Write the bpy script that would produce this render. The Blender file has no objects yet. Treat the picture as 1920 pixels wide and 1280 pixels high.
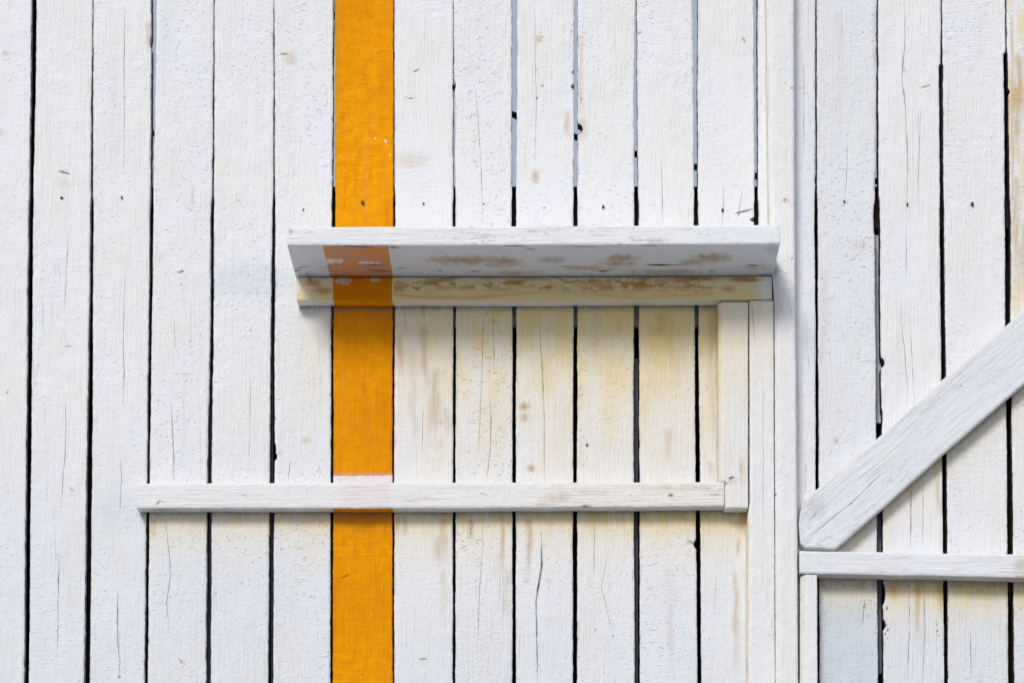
import bpy, math, random
import numpy as np

# ------------------------------------------------------------------ camera, sky, sun, exposure
sc = bpy.context.scene
D = 4000.0                    # camera distance to the plank face, mm
VX, VY = 1035.0, 2290.0       # foot of the camera's perpendicular on the wall, in photo pixels (1 px = 1 mm on the wall)
CAM_Z = 1.55
ZC = CAM_Z + (VY - 640) / 1000.0      # height of the picture centre

cd = bpy.data.cameras.new('camera'); cam = bpy.data.objects.new('camera', cd)
sc.collection.objects.link(cam); sc.camera = cam
cam.location = ((VX - 960) / 1000.0, -D / 1000.0, CAM_Z)
cam.rotation_euler = (math.radians(90), 0, 0)
cd.sensor_width = 36; cd.lens = 36 * D / 1920.0
cd.shift_x = (960 - VX) / 1920.0; cd.shift_y = (VY - 640) / 1920.0
cd.clip_start = 0.05; cd.clip_end = 2000

SUN_DIR = np.array([-0.40, -1.0, 0.86]); SUN_DIR /= np.linalg.norm(SUN_DIR)   # towards the sun
w = bpy.data.worlds.new('World'); sc.world = w; w.use_nodes = True
nt = w.node_tree; nt.nodes.clear()
sky = nt.nodes.new('ShaderNodeTexSky'); sky.sky_type = 'NISHITA'; sky.sun_disc = False
sky.sun_elevation = math.asin(SUN_DIR[2]); sky.sun_rotation = math.atan2(SUN_DIR[0], SUN_DIR[1])
sky.air_density = 1.0; sky.dust_density = 4.0; sky.ozone_density = 0.8
bg = nt.nodes.new('ShaderNodeBackground'); bg.inputs[1].default_value = 0.10
wo = nt.nodes.new('ShaderNodeOutputWorld')
mx = nt.nodes.new('ShaderNodeMix'); mx.data_type = 'RGBA'; mx.inputs[0].default_value = 0.8
mx.inputs[7].default_value = (3.0, 3.3, 4.0, 1)          # thin even cloud veiling the blue sky
nt.links.new(sky.outputs[0], mx.inputs[6]); nt.links.new(mx.outputs[2], bg.inputs[0]); nt.links.new(bg.outputs[0], wo.inputs[0])

sl = bpy.data.lights.new('sun', 'SUN'); sun = bpy.data.objects.new('sun', sl); sc.collection.objects.link(sun)
sl.energy = 1.5; sl.angle = math.radians(18); sl.color = (1.0, 0.985, 0.965)
sun.rotation_euler = (math.acos(SUN_DIR[2]), 0, math.atan2(SUN_DIR[1], SUN_DIR[0]) + math.pi / 2)
sun.location = (-2, -6, 8)

vs = sc.view_settings
vs.view_transform = 'Standard'; vs.look = 'None'; vs.gamma = 1; vs.use_curve_mapping = False
vs.exposure = 0.55

C = sc.collection

# ------------------------------------------------------------------ helpers
def world(px, py, e):
    """photo pixel on the plane e mm in front of the plank face -> world (arrays)"""
    s = (D - e) / D
    x = (VX + (px - VX) * s - 960) / 1000.0
    z = CAM_Z - (py - VY) * s / 1000.0
    return x, z

def photo(x, y, z):
    k = D / (D + y * 1000.0)
    return VX + (x * 1000 + 960 - VX) * k, VY - (z - CAM_Z) * 1000 * k

def _h(i, j, s):
    n = (i.astype(np.int64) * 374761393 + j.astype(np.int64) * 668265263 + int(s) * 2147483647) & 0xFFFFFFFF
    n = ((n ^ (n >> 13)) * 1274126177) & 0xFFFFFFFF
    n = ((n ^ (n >> 16)) * 2246822519) & 0xFFFFFFFF
    return ((n ^ (n >> 15)) & 0xFFFFFF) / float(0xFFFFFF)

def vn(x, y, s=0):
    x = np.asarray(x, float); y = np.asarray(y, float)
    x, y = np.broadcast_arrays(x, y)
    i = np.floor(x); j = np.floor(y); fx = x - i; fy = y - j
    fx = fx * fx * (3 - 2 * fx); fy = fy * fy * (3 - 2 * fy)
    a = _h(i, j, s); b = _h(i + 1, j, s); c = _h(i, j + 1, s); d = _h(i + 1, j + 1, s)
    return (a + (b - a) * fx) * (1 - fy) + (c + (d - c) * fx) * fy

def fbm(x, y, s=0, o=3):
    t = 0; a = 0.5; n = 0
    for k in range(o):
        t = t + a * vn(x * 2 ** k, y * 2 ** k, s + 17 * k); n += a; a *= 0.5
    return t / n

def sst(a, b, x):
    t = np.clip((x - a) / (b - a), 0, 1); return t * t * (3 - 2 * t)

def pl(pts):
    """piecewise-linear function through (v, value) points"""
    p = sorted(pts); xs = np.array([q[0] for q in p], float); ys = np.array([q[1] for q in p], float)
    return lambda v: np.interp(v, xs, ys)

def tag(o, label=None, cat=None, group=None, kind=None):
    if label: o['label'] = label
    if cat: o['category'] = cat
    if group: o['group'] = group
    if kind: o['kind'] = kind
    return o

def empty(name, loc):
    o = bpy.data.objects.new(name, None); C.objects.link(o); o.location = loc
    o.empty_display_size = 0.1
    return o

# ------------------------------------------------------------------ materials
class NB:
    def __init__(s, name):
        s.m = bpy.data.materials.new(name); s.m.use_nodes = True
        s.t = s.m.node_tree; s.t.nodes.clear()
        s.out = s.t.nodes.new('ShaderNodeOutputMaterial')
        s.b = s.t.nodes.new('ShaderNodeBsdfPrincipled'); s.t.links.new(s.b.outputs[0], s.out.inputs[0])
    def put(s, sock, v):
        if hasattr(v, 'is_output') or isinstance(v, bpy.types.NodeSocket): s.t.links.new(v, sock)
        elif isinstance(v, (tuple, list)):
            sock.default_value = tuple(v) + ((1,) if len(v) == 3 and len(sock.default_value) == 4 else ())
        else: sock.default_value = v
    def math(s, op, a, b=None, c=None, clamp=False):
        n = s.t.nodes.new('ShaderNodeMath'); n.operation = op; n.use_clamp = clamp
        for i, v in enumerate((a, b, c)):
            if v is not None: s.put(n.inputs[i], v)
        return n.outputs[0]
    def vmul(s, v, k):
        n = s.t.nodes.new('ShaderNodeVectorMath'); n.operation = 'MULTIPLY'
        s.put(n.inputs[0], v); n.inputs[1].default_value = k; return n.outputs[0]
    def noise(s, v, scale, detail=2, rough=0.5, dist=0.0):
        n = s.t.nodes.new('ShaderNodeTexNoise'); s.put(n.inputs['Vector'], v)
        n.inputs['Scale'].default_value = scale; n.inputs['Detail'].default_value = detail
        n.inputs['Roughness'].default_value = rough; n.inputs['Distortion'].default_value = dist
        return n.outputs[0]
    def attr(s, name, vec=False):
        n = s.t.nodes.new('ShaderNodeAttribute'); n.attribute_name = name
        return n.outputs['Vector'] if vec else n.outputs['Fac']
    def ramp(s, v, a, b, c0=0.0, c1=1.0, smooth=True):
        n = s.t.nodes.new('ShaderNodeMapRange'); n.interpolation_type = 'SMOOTHSTEP' if smooth else 'LINEAR'
        s.put(n.inputs[0], v)
        for i, k in enumerate((a, b, c0, c1)): n.inputs[i + 1].default_value = k
        return n.outputs[0]
    def mix(s, f, a, b, mode='MIX'):
        n = s.t.nodes.new('ShaderNodeMix'); n.data_type = 'RGBA'; n.blend_type = mode
        s.put(n.inputs[0], f); s.put(n.inputs[6], a); s.put(n.inputs[7], b); return n.outputs[2]

def paint_material():
    b = NB('old_white_paint'); M = b.math
    bco = b.attr('bco', True)
    yel, org, stn, pnk, crk, grime_shade, flk, saw, bare = [b.attr(k) for k in ('yel', 'org', 'stn', 'pnk', 'crk', 'grime_shade', 'flk', 'saw', 'bare')]; cool = b.attr('cool'); rgh = b.attr('rgh')
    big = b.noise(b.vmul(bco, (1, 0.5, 1)), 9, 3, 0.6)
    mid = b.noise(bco, 55, 2, 0.55)
    stip = b.noise(b.vmul(bco, (1, 0.85, 1)), 230, 3, 0.62)
    grain = b.noise(b.vmul(bco, (1, 0.035, 1)), 330, 2, 0.6)
    sawn = b.noise(b.vmul(bco, (0.10, 1, 1)), 230, 2, 0.6, 0.6)
    fine = b.noise(bco, 520, 2, 0.6)
    # base white with slight tone drift
    col = b.mix(b.ramp(big, 0.35, 0.65), (0.785, 0.795, 0.82), (0.82, 0.815, 0.805))
    col = b.mix(b.ramp(mid, 0.3, 0.7, 0, 0.35), col, (0.83, 0.83, 0.83))
    # worn grain: paint thin on the ridges
    thin = M('MULTIPLY', b.ramp(grain, 0.60, 0.74), b.ramp(big, 0.45, 0.70, 0, 0.24))
    col = b.mix(thin, col, (0.58, 0.55, 0.50))
    col = b.mix(cool, col, (0.625, 0.685, 0.745))            # a cooler, greyer tint, partly bluish shade painted into the colour
    # yellowing of the old oil paint
    ym = M('MULTIPLY', yel, b.ramp(mid, 0.2, 0.75, 0.86, 1.06), clamp=True)
    ym = M('MULTIPLY', ym, b.ramp(grain, 0.25, 0.75, 0.85, 1.12), clamp=True)
    col = b.mix(ym, col, (0.80, 0.615, 0.25))
    # brown water stains
    strk = b.noise(b.vmul(bco, (1, 0.12, 1)), 95, 3, 0.6, 0.5)
    sm = M('MULTIPLY', stn, b.ramp(strk, 0.22, 0.72, 0.45, 1.15), clamp=True)
    col = b.mix(sm, col, (0.46, 0.24, 0.045))
    # wood / primer
    col = b.mix(M('MULTIPLY', bare, b.ramp(stip, 0.3, 0.62), clamp=True), col, (0.36, 0.30, 0.25))
    # orange paint with a ragged edge
    om = M('ADD', org, M('MULTIPLY', M('SUBTRACT', fine, 0.5), 0.30))
    om = b.ramp(om, -0.10, 0.10)
    oc = b.mix(b.ramp(mid, 0.3, 0.7), (0.82, 0.30, 0.0008), (0.92, 0.37, 0.001))
    oc = b.mix(b.ramp(sawn, 0.60, 0.78, 0, 0.35), oc, (0.60, 0.20, 0.004))
    oc = b.mix(M('MULTIPLY', yel, 0.75, clamp=True), oc, (0.50, 0.155, 0.001))  # aged orange, with the shade under shelf and batten put into the colour
    oc = b.mix(b.ramp(big, 0.40, 0.68, 0, 0.5), oc, (0.70, 0.225, 0.0012))
    oc = b.mix(b.ramp(strk, 0.52, 0.75, 0, 0.45), oc, (0.62, 0.19, 0.002))
    oc = b.mix(b.ramp(grain, 0.64, 0.78, 0, 0.25), oc, (0.50, 0.15, 0.004))
    oc = b.mix(b.ramp(fine, 0.70, 0.80, 0, 0.5), oc, (0.93, 0.52, 0.06))
    pm = M('MULTIPLY', pnk, b.ramp(strk, 0.25, 0.65, 0.55, 1.0), clamp=True)
    oc = b.mix(pm, oc, (0.56, 0.33, 0.25))
    col = b.mix(om, col, oc)
    wp = M('MULTIPLY', pm, M('SUBTRACT', 1.0, om))
    col = b.mix(M('MULTIPLY', wp, 0.8), col, (0.80, 0.665, 0.655))
    # pits, specks, grime and painted contact shade
    pit = M('MULTIPLY', b.ramp(fine, 0.715, 0.775), b.ramp(b.noise(bco, 30, 3, 0.6), 0.50, 0.68, 0.03, 0.55))
    col = b.mix(pit, col, (0.30, 0.26, 0.20))
    gm = M('MULTIPLY', grime_shade, b.ramp(b.noise(b.vmul(bco, (1, 0.5, 1)), 150, 3, 0.65), 0.25, 0.72, 0.35, 1.0), clamp=True)
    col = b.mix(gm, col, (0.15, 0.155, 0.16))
    # flaking lines along the grain
    fl = M('ABSOLUTE', M('SUBTRACT', b.noise(b.vmul(bco, (1, 0.16, 1)), 85, 3, 0.6, 0.6), 0.5))
    fl = M('MULTIPLY', b.ramp(fl, 0.0, 0.030, 1, 0), b.ramp(b.noise(b.vmul(bco, (1, .35, 1)), 26, 2, .5), 0.42, 0.62), clamp=True)
    fl = M('MULTIPLY', fl, flk)
    col = b.mix(M('MULTIPLY', fl, 0.85), col, (0.20, 0.17, 0.14))
    hair = M('ABSOLUTE', M('SUBTRACT', b.noise(b.vmul(bco, (1, 0.022, 1)), 52, 2, 0.5), 0.5))
    hair = M('MULTIPLY', b.ramp(hair, 0.0, 0.008, 1, 0), b.ramp(b.noise(b.vmul(bco, (1, 0.2, 1)), 17, 2, 0.5), 0.54, 0.66), clamp=True)
    col = b.mix(M('MULTIPLY', hair, 0.34), col, (0.28, 0.25, 0.22))
    col = b.mix(crk, col, (0.016, 0.012, 0.010))
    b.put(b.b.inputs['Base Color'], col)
    # relief
    blend = b.ramp(big, 0.38, 0.62)
    crumb = M('MULTIPLY', b.ramp(b.noise(bco, 125, 2, 0.6), 0.60, 0.72), b.ramp(blend, 0, 1, 1, 0.35))
    crumb = M('MULTIPLY', crumb, rgh)
    h = M('MULTIPLY', M('MULTIPLY', stip, rgh), 0.62)
    h = M('ADD', h, M('MULTIPLY', M('MULTIPLY', grain, b.ramp(blend, 0, 1, 0.10, 0.85)), 1.0))
    h = M('ADD', h, M('MULTIPLY', M('MULTIPLY', sawn, saw), b.ramp(blend, 0, 1, 0.55, 0.05)))
    h = M('ADD', h, M('MULTIPLY', mid, 0.45))
    h = M('ADD', h, M('MULTIPLY', crumb, 0.56))
    h = M('ADD', h, M('MULTIPLY', fine, 0.22))
    bp = b.t.nodes.new('ShaderNodeBump'); bp.inputs['Strength'].default_value = 1.0
    bp.inputs['Distance'].default_value = 0.0024
    b.put(bp.inputs['Height'], h); b.put(b.b.inputs['Normal'], bp.outputs[0])
    b.put(b.b.inputs['Roughness'], b.ramp(mid, 0.3, 0.7, 0.48, 0.66))
    b.put(b.b.inputs['Specular IOR Level'], b.ramp(om, 0, 1, 0.16, 0.04))
    return b.m

def wood_material(name, c0, c1, rough=0.85):
    b = NB(name)
    tc = b.t.nodes.new('ShaderNodeTexCoord').outputs['Object']
    n = b.noise(b.vmul(tc, (1, 1, 0.06)), 180, 4, 0.6, 0.4)
    b.put(b.b.inputs['Base Color'], b.mix(b.ramp(n, 0.3, 0.7), c0, c1))
    b.b.inputs['Roughness'].default_value = rough
    bp = b.t.nodes.new('ShaderNodeBump'); bp.inputs['Strength'].default_value = 0.6; bp.inputs['Distance'].default_value = 0.001
    b.put(bp.inputs['Height'], n); b.put(b.b.inputs['Normal'], bp.outputs[0])
    return b.m

def plain_material(name, c0, c1, scale, rough):
    b = NB(name)
    tc = b.t.nodes.new('ShaderNodeTexCoord').outputs['Object']
    n = b.noise(tc, scale, 4, 0.6)
    b.put(b.b.inputs['Base Color'], b.mix(b.ramp(n, 0.3, 0.7), c0, c1))
    b.b.inputs['Roughness'].default_value = rough
    bp = b.t.nodes.new('ShaderNodeBump'); bp.inputs['Strength'].default_value = 0.5; bp.inputs['Distance'].default_value = 0.4 / scale
    b.put(bp.inputs['Height'], n); b.put(b.b.inputs['Normal'], bp.outputs[0])
    return b.m

PAINT = paint_material()
RAW = wood_material('raw_dark_wood', (0.018, 0.011, 0.008), (0.06, 0.032, 0.02))
UNLIT = wood_material('unlit_interior_black', (0.006, 0.006, 0.007), (0.012, 0.012, 0.014))  # near-black standing in for the unlit space behind the wall
GREY = wood_material('grey_painted_wood', (0.20, 0.21, 0.25), (0.27, 0.28, 0.32))
PALE = wood_material('pale_painted_wood', (0.72, 0.74, 0.78), (0.80, 0.81, 0.84))
RUST = plain_material('rusty_iron', (0.015, 0.011, 0.009), (0.06, 0.03, 0.015), 400, 0.7)
RUBBER = plain_material('black_rubber', (0.012, 0.012, 0.013), (0.02, 0.02, 0.02), 60, 0.6)
GRAVEL = plain_material('pale_gravel', (0.25, 0.265, 0.295), (0.33, 0.35, 0.385), 35, 0.95)

# ------------------------------------------------------------------ authored wear and painted shade, in photo coordinates
ATTRS = ('yel', 'org', 'stn', 'pnk', 'crk', 'grime_shade', 'flk', 'saw', 'bare', 'cool', 'rgh')

def ell(px, py, cx, cy, rx, ry, seed=0, rag=0.35):
    n = fbm(px / 9.0, py / 9.0, seed, 3) - 0.5
    d = np.sqrt(((px - cx) / rx) ** 2 + ((py - cy) / ry) ** 2) + n * rag * 2
    return np.clip(1.25 - d, 0, 1)

def streak(px, py, cx, y0, y1, wd, seed=0):
    c = cx + (vn(py / 40.0, 0 * py, seed) - 0.5) * wd * 1.2
    ww = wd * (0.6 + 0.8 * vn(py / 30.0, 0 * py + 5, seed))
    a = np.exp(-((px - c) / ww) ** 2)
    t = sst(y0 - 4, y0 + 12, py) * (1 - sst(y0 + (y1 - y0) * 0.5, y1, py))
    return a * t

STREAKS = [  # cx, y0, y1, width, strength on the planks
    (797, 606, 760, 7, .55), (752, 622, 720, 5, .5), (818, 690, 850, 10, .38), (775, 650, 870, 8, .28), (838, 760, 830, 7, .35),
    (830, 962, 1075, 9, .6), (832, 1060, 1180, 6, .25), (886, 968, 1020, 6, .5), (940, 962, 1085, 5, .5), (950, 1060, 1180, 5, .25), (991, 970, 1105, 5, .55),
    (762, 965, 1010, 5, .5), (745, 965, 1005, 4, .45), (1385, 1005, 1050, 4, .75), (1380, 1070, 1290, 6, .45), (1257, 1060, 1290, 7, .22), (1252, 800, 880, 8, .28),
    (1395, 958, 1010, 7, .6), (1722, 1090, 1230, 5, .5), (1763, 1090, 1160, 5, .6), (1675, 1092, 1130, 6, .35), (1910, 100, 330, 9, .5), (1906, 330, 540, 8, .45), (1915, 450, 570, 8, .3),
    (1898, 20, 560, 3, .4), (1065, 205, 270, 6, .45), (1088, 60, 270, 4, .32), (277, 40, 105, 5, .45), (57, 200, 480, 3, .25), (62, 640, 760, 3, .2),
    (1335, 580, 905, 6, .30), (1330, 860, 905, 5, .4), (1573, 20, 330, 7, .14), (1640, 0, 400, 4, .2), (1545, 500, 840, 8, .12),
    (290, 970, 1020, 5, .35), (212, 100, 330, 12, .12), (1240, 585, 640, 10, .35), (1260, 590, 700, 6, .25), (1160, 590, 640, 8, .2),
    (1690, 580, 760, 8, .10), (1840, 20, 150, 8, .08), (1115, 580, 700, 6, .16), (1000, 600, 740, 8, .12), (345, 690, 900, 4, .14), (1760, 860, 990, 5, .35), (1640, 880, 1000, 5, .3)]
PATCH = [  # cx, cy, rx, ry, strength
    (543, 110, 13, 16, .30), (1003, 331, 8, 13, .55), (984, 762, 12, 9, .75), (984, 783, 8, 8, .7), (996, 878, 8, 7, .7), (771, 300, 38, 18, .26),
    (575, 824, 9, 8, .35), (10, 100, 8, 6, .4), (1567, 826, 6, 8, .5), (1610, 460, 22, 16, .16), (1905, 185, 18, 35, .65), (1775, 98, 8, 8, .25), (119, 345, 14, 14, .14),
    (826, 790, 14, 8, .35), (822, 832, 22, 12, .25), (988, 1088, 5, 6, .4), (1010, 72, 6, 6, .6), (1695, 130, 3, 7, .7), (345, 520, 10, 10, .15), (300, 480, 14, 10, .16), (1090, 240, 14, 26, .4),
    (1870, 700, 8, 6, .12), (1925, 450, 10, 60, .4), (1030, 1088, 6, 6, .3), (525, 850, 8, 5, .45), (880, 130, 26, 14, .12), (2, 250, 6, 10, .4), (620, 640, 5, 70, .18)]
KNOTS = [(545, 110, 11), (770, 182, 13), (122, 330, 14), (125, 640, 12), (575, 824, 9), (114, 1006, 8), (340, 1240, 11), (790, 1236, 10), (1003, 331, 10), (984, 775, 12), (1570, 825, 8), (1010, 72, 10),
         (820, 858, 12), (344, 532, 8), (1870, 440, 10), (1733, 155, 12), (1905, 190, 14), (135, 917, 9), (640, 300, 12), (1030, 1160, 9), (230, 480, 14), (1615, 455, 15), (375, 860, 5), (1015, 75, 6), (680, 1065, 9)]
DOTS = [  # cx, cy, r : little dark holes, chips and nail pops
    (1101, 834, 3.6), (1116, 1180, 2.2), (405, 1112, 2), (1125, 250, 1.6), (1135, 259, 1.6), (1090, 186, 2), (1016, 161, 2), (1018, 162, 2), (1007, 185, 2.4), (1071, 60, 2), (1072, 137, 2.4), (1073, 162, 3), (1074, 100, 1.6),
    (1267, 73, 1.6), (1200, 62, 2.4), (1180, 55, 1.6), (339, 945, 1.5), (470, 620, 2), (356, 640, 2), (340, 533, 2), (118, 372, 2.2), (1013, 62, 2), (1017, 70, 2), (1012, 78, 1.8),
    (1663, 1140, 2.8), (1661, 1172, 3.2), (1665, 1180, 2.6), (1660, 1188, 2.6), (1664, 1196, 2), (1758, 1182, 2.4), (1760, 1190, 2), (1757, 1170, 1.8), (1620, 1137, 2.2), (1667, 1250, 1.6), (1612, 1160, 1.4),
    (340, 1240, 2.4), (336, 1236, 1.8), (345, 1244, 1.8), (1290, 1018, 2), (1150, 1192, 2), (14, 735, 2.4), (570, 824, 1.5), (1440, 930, 2.5), (1640, 420, 1.5), (1095, 84, 1.6), (996, 868, 1.6), (224, 1268, 2.6), (1385, 402, 2),
    (1360, 245, 1.5), (760, 870, 1.3), (950, 305, 1.4), (655, 126, 1.5), (1500, 165, 1.6)]
SLITS = [(109, 320, 130, 326, 2.0), (776, 135, 786, 130, 1.6), (333, 512, 345, 508, 1.8), (525, 102, 545, 100, 1.2), (1290, 1012, 1305, 1022, 1.6), (1378, 400, 1412, 392, 1.8), (1480, 165, 1484, 170, 1.4), (640, 1083, 655, 1076, 1.3),
         (784, 1236, 800, 1234, 1.3), (1725, 165, 1745, 160, 1.2), (760, 183, 776, 186, 1.1), (117, 648, 133, 649, 1.0), (1392, 70, 1398, 80, 1.3), (128, 912, 140, 922, 1.0)]

def seg_d(px, py, x0, y0, x1, y1):
    dx, dy = x1 - x0, y1 - y0; L = dx * dx + dy * dy
    t = np.clip(((px - x0) * dx + (py - y0) * dy) / L, 0, 1)
    return np.hypot(px - x0 - t * dx, py - y0 - t * dy), t

def plank_wear(px, py, k, A, H):
    """attributes A (dict of arrays) and height H (mm, towards the viewer) of plank number k"""
    n1 = fbm(px / 30.0, py / 80.0, 3 + k, 3); n2 = fbm(px / 8.0, py / 60.0, 9 + k, 3)
    y = 0.015 + 0.07 * sst(0.52, 0.8, n1)
    # paint yellowed in the shelter of the shelf, the battens and the brace
    sx = 0.28 * sst(530, 600, px) + 0.42 * sst(640, 770, px) + 0.3 * sst(850, 1200, px)
    e = np.exp(-np.clip((py - 590) / 150.0, 0, 9) ** 1.3) * (py > 520) * (px < 1410) * (px > 510)
    y = y + 1.0 * sx * e * (0.94 + 0.22 * (n1 - .5) + .12 * (n2 - .5))
    y = y + 0.22 * sst(740, 900, px) * (py > 575) * (py < 930) * (px < 1350) * sst(0.3, 0.7, n1) * (1 - sst(760, 930, py))
    f = np.exp(-np.clip((py - 978) / 34.0, 0, 9)) * (py > 940) * (px > 268) * (px < 1404) * (py < 1200)
    y = y + f * (0.62 - 0.1 * sst(700, 300, px) + 0.2 * sst(900, 1300, px)) * (0.5 + 1.0 * n2)
    g = np.exp(-np.clip((py - 1108) / 34.0, 0, 9)) * (py > 1060) * (px > 1530)
    y = y + g * (0.85 - .35 * (k == 14)) * (0.55 + 0.9 * n2)
    bl = (py - (1027 - 0.852 * (px - 1565))) * 0.76
    y = y + 0.75 * np.exp(-np.clip(bl / 24.0, 0, 9)) * (bl > -20) * (px > 1535) * (py < 1085) * (0.35 + 1.1 * n2)
    y = y + 0.55 * (px > 1890) * (py < 640) * sst(0.3, 0.65, fbm(px / 14.0, py / 45.0, 71, 3))
    s = np.zeros_like(px)
    for i, (cx, y0, y1, wd, st) in enumerate(STREAKS):
        if cx + 40 < px.min() or cx - 40 > px.max(): continue
        s = np.maximum(s, st * streak(px, py, cx, y0, y1, wd, i))
    for i, (cx, cy, rx, ry, st) in enumerate(PATCH):
        if cx + 80 < px.min() or cx - 80 > px.max(): continue
        s = np.maximum(s, st * ell(px, py, cx, cy, rx, ry, 50 + i))
    A['stn'] += s * (k != 6)
    nb = fbm(px / 45.0, py / 140.0, 33, 3)
    c = 0.34 * sst(700, 1150, py) * (px < 620) * (.5 + nb) + 0.30 * sst(1000, 1250, py) * (px > 740) * (px < 1400) * (.4 + nb)
    c = c + 0.12 * (k == 13) * (.6 + .8 * nb) + (k == 14) * (0.30 * (.5 + nb) + 0.9 * sst(1100, 1150, py)) + 0.5 * (k in (15, 16, 17)) * sst(1070, 1180, py)  # bluish shade painted beside the post and below the rail
    c = c + 0.55 * np.clip(1.6 * ell(px, py, 470, 526, 80, 34, 17, .2), 0, 1) * (k in (4, 5)) + .4 * np.clip(1.5 * ell(px, py, 225, 955, 50, 40, 18, .2), 0, 1) * (k == 2)  # painted shade left of the shelf end and the batten end
    c = c + .3 * ell(px, py, 310, 60, 18, 120, 19) + .3 * ell(px, py, 1395, 60, 18, 110, 20)
    A['cool'] += np.clip(c, 0, 1)
    contact_shade = 0.5 * np.exp(-np.clip((py - 578) / 9.0, 0, 9)) * (py > 560) * (py < 700) * (px > 560) * (px < 1346)  # contact shade painted under ledger, batten, rail and brace, with some grime speckle
    contact_shade = contact_shade + 0.5 * np.exp(-np.clip((py - 964) / 9.0, 0, 9)) * (py > 940) * (py < 1050) * (px > 262) * (px < 1402)
    contact_shade = contact_shade + 0.55 * np.exp(-np.clip((py - 1098) / 10.0, 0, 9)) * (py > 1060) * (px > 1535)
    contact_shade = contact_shade + 0.55 * np.exp(-np.clip(bl / 13.0, 0, 9)) * (bl > -20) * (px > 1535) * (py < 1085)
    A['grime_shade'] += contact_shade
    if k == 6:
        o = np.ones_like(px)
        A['org'] = np.where((py > 870) & (py < 930), np.minimum(1, (890.5 + 1.5 * vn(px / 5, 0 * px, 5) - py) / 8.0), o)
        A['pnk'] += ((py > 886) & (py < 930)) * 0.75 + 0.6 * ((py > 900) & (py < 907) & (px > 645) & (px < 690)) * sst(.5, .7, n2)
        for cx, cy, r in ((703, 259, 3), (722, 263, 3), (725, 272, 2.5), (724, 266, 3), (732, 290, 2.5), (697, 1149, 2)):
            A['org'] = np.minimum(A['org'], np.maximum(-.15, (np.hypot(px - cx, (py - cy) * .8) - r * .55) / 6))
        A['stn'] += 0.6 * ell(px, py, 640, 303, 12, 8, 5) + 0.25 * streak(px, py, 655, 965, 1040, 5, 3)
        A['yel'] += y * .8  # browner under shelf and batten, partly painted shade
    else:
        A['yel'] += y
    for i, (cx, cy, r) in enumerate(KNOTS):
        if cx + 40 < px.min() or cx - 40 > px.max(): continue
        d = np.hypot(px - cx, (py - cy) * 0.85) + 3 * (fbm(px / 6, py / 6, 80 + i, 2) - .5)
        H += np.exp(-(d / r) ** 2 * 1.2) * 0.7 + 0.35 * np.sin(d * 1.15) * np.exp(-(d / (r * 1.4)) ** 2)
        A['yel'] += 0.10 * np.exp(-(d / r) ** 2) * (k != 6)
    for cx, cy, r in DOTS:
        if cx + 8 < px.min() or cx - 8 > px.max(): continue
        d = np.hypot(px - cx, (py - cy) * 0.8); q = np.clip((r + 0.1 - d) / 1.8, 0, 1)
        A['crk'] = np.maximum(A['crk'], .9 * q); H -= 1.2 * q
    for x0, y0, x1, y1, wd in SLITS:
        if max(x0, x1) + 8 < px.min() or min(x0, x1) - 8 > px.max(): continue
        d, t = seg_d(px, py, x0, y0, x1, y1); q = np.clip((wd * (0.5 + 2 * t * (1 - t)) + 0.4 - d) / 1.4, 0, 1)
        A['crk'] = np.maximum(A['crk'], 0.9 * q); H -= 1.2 * q

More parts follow.
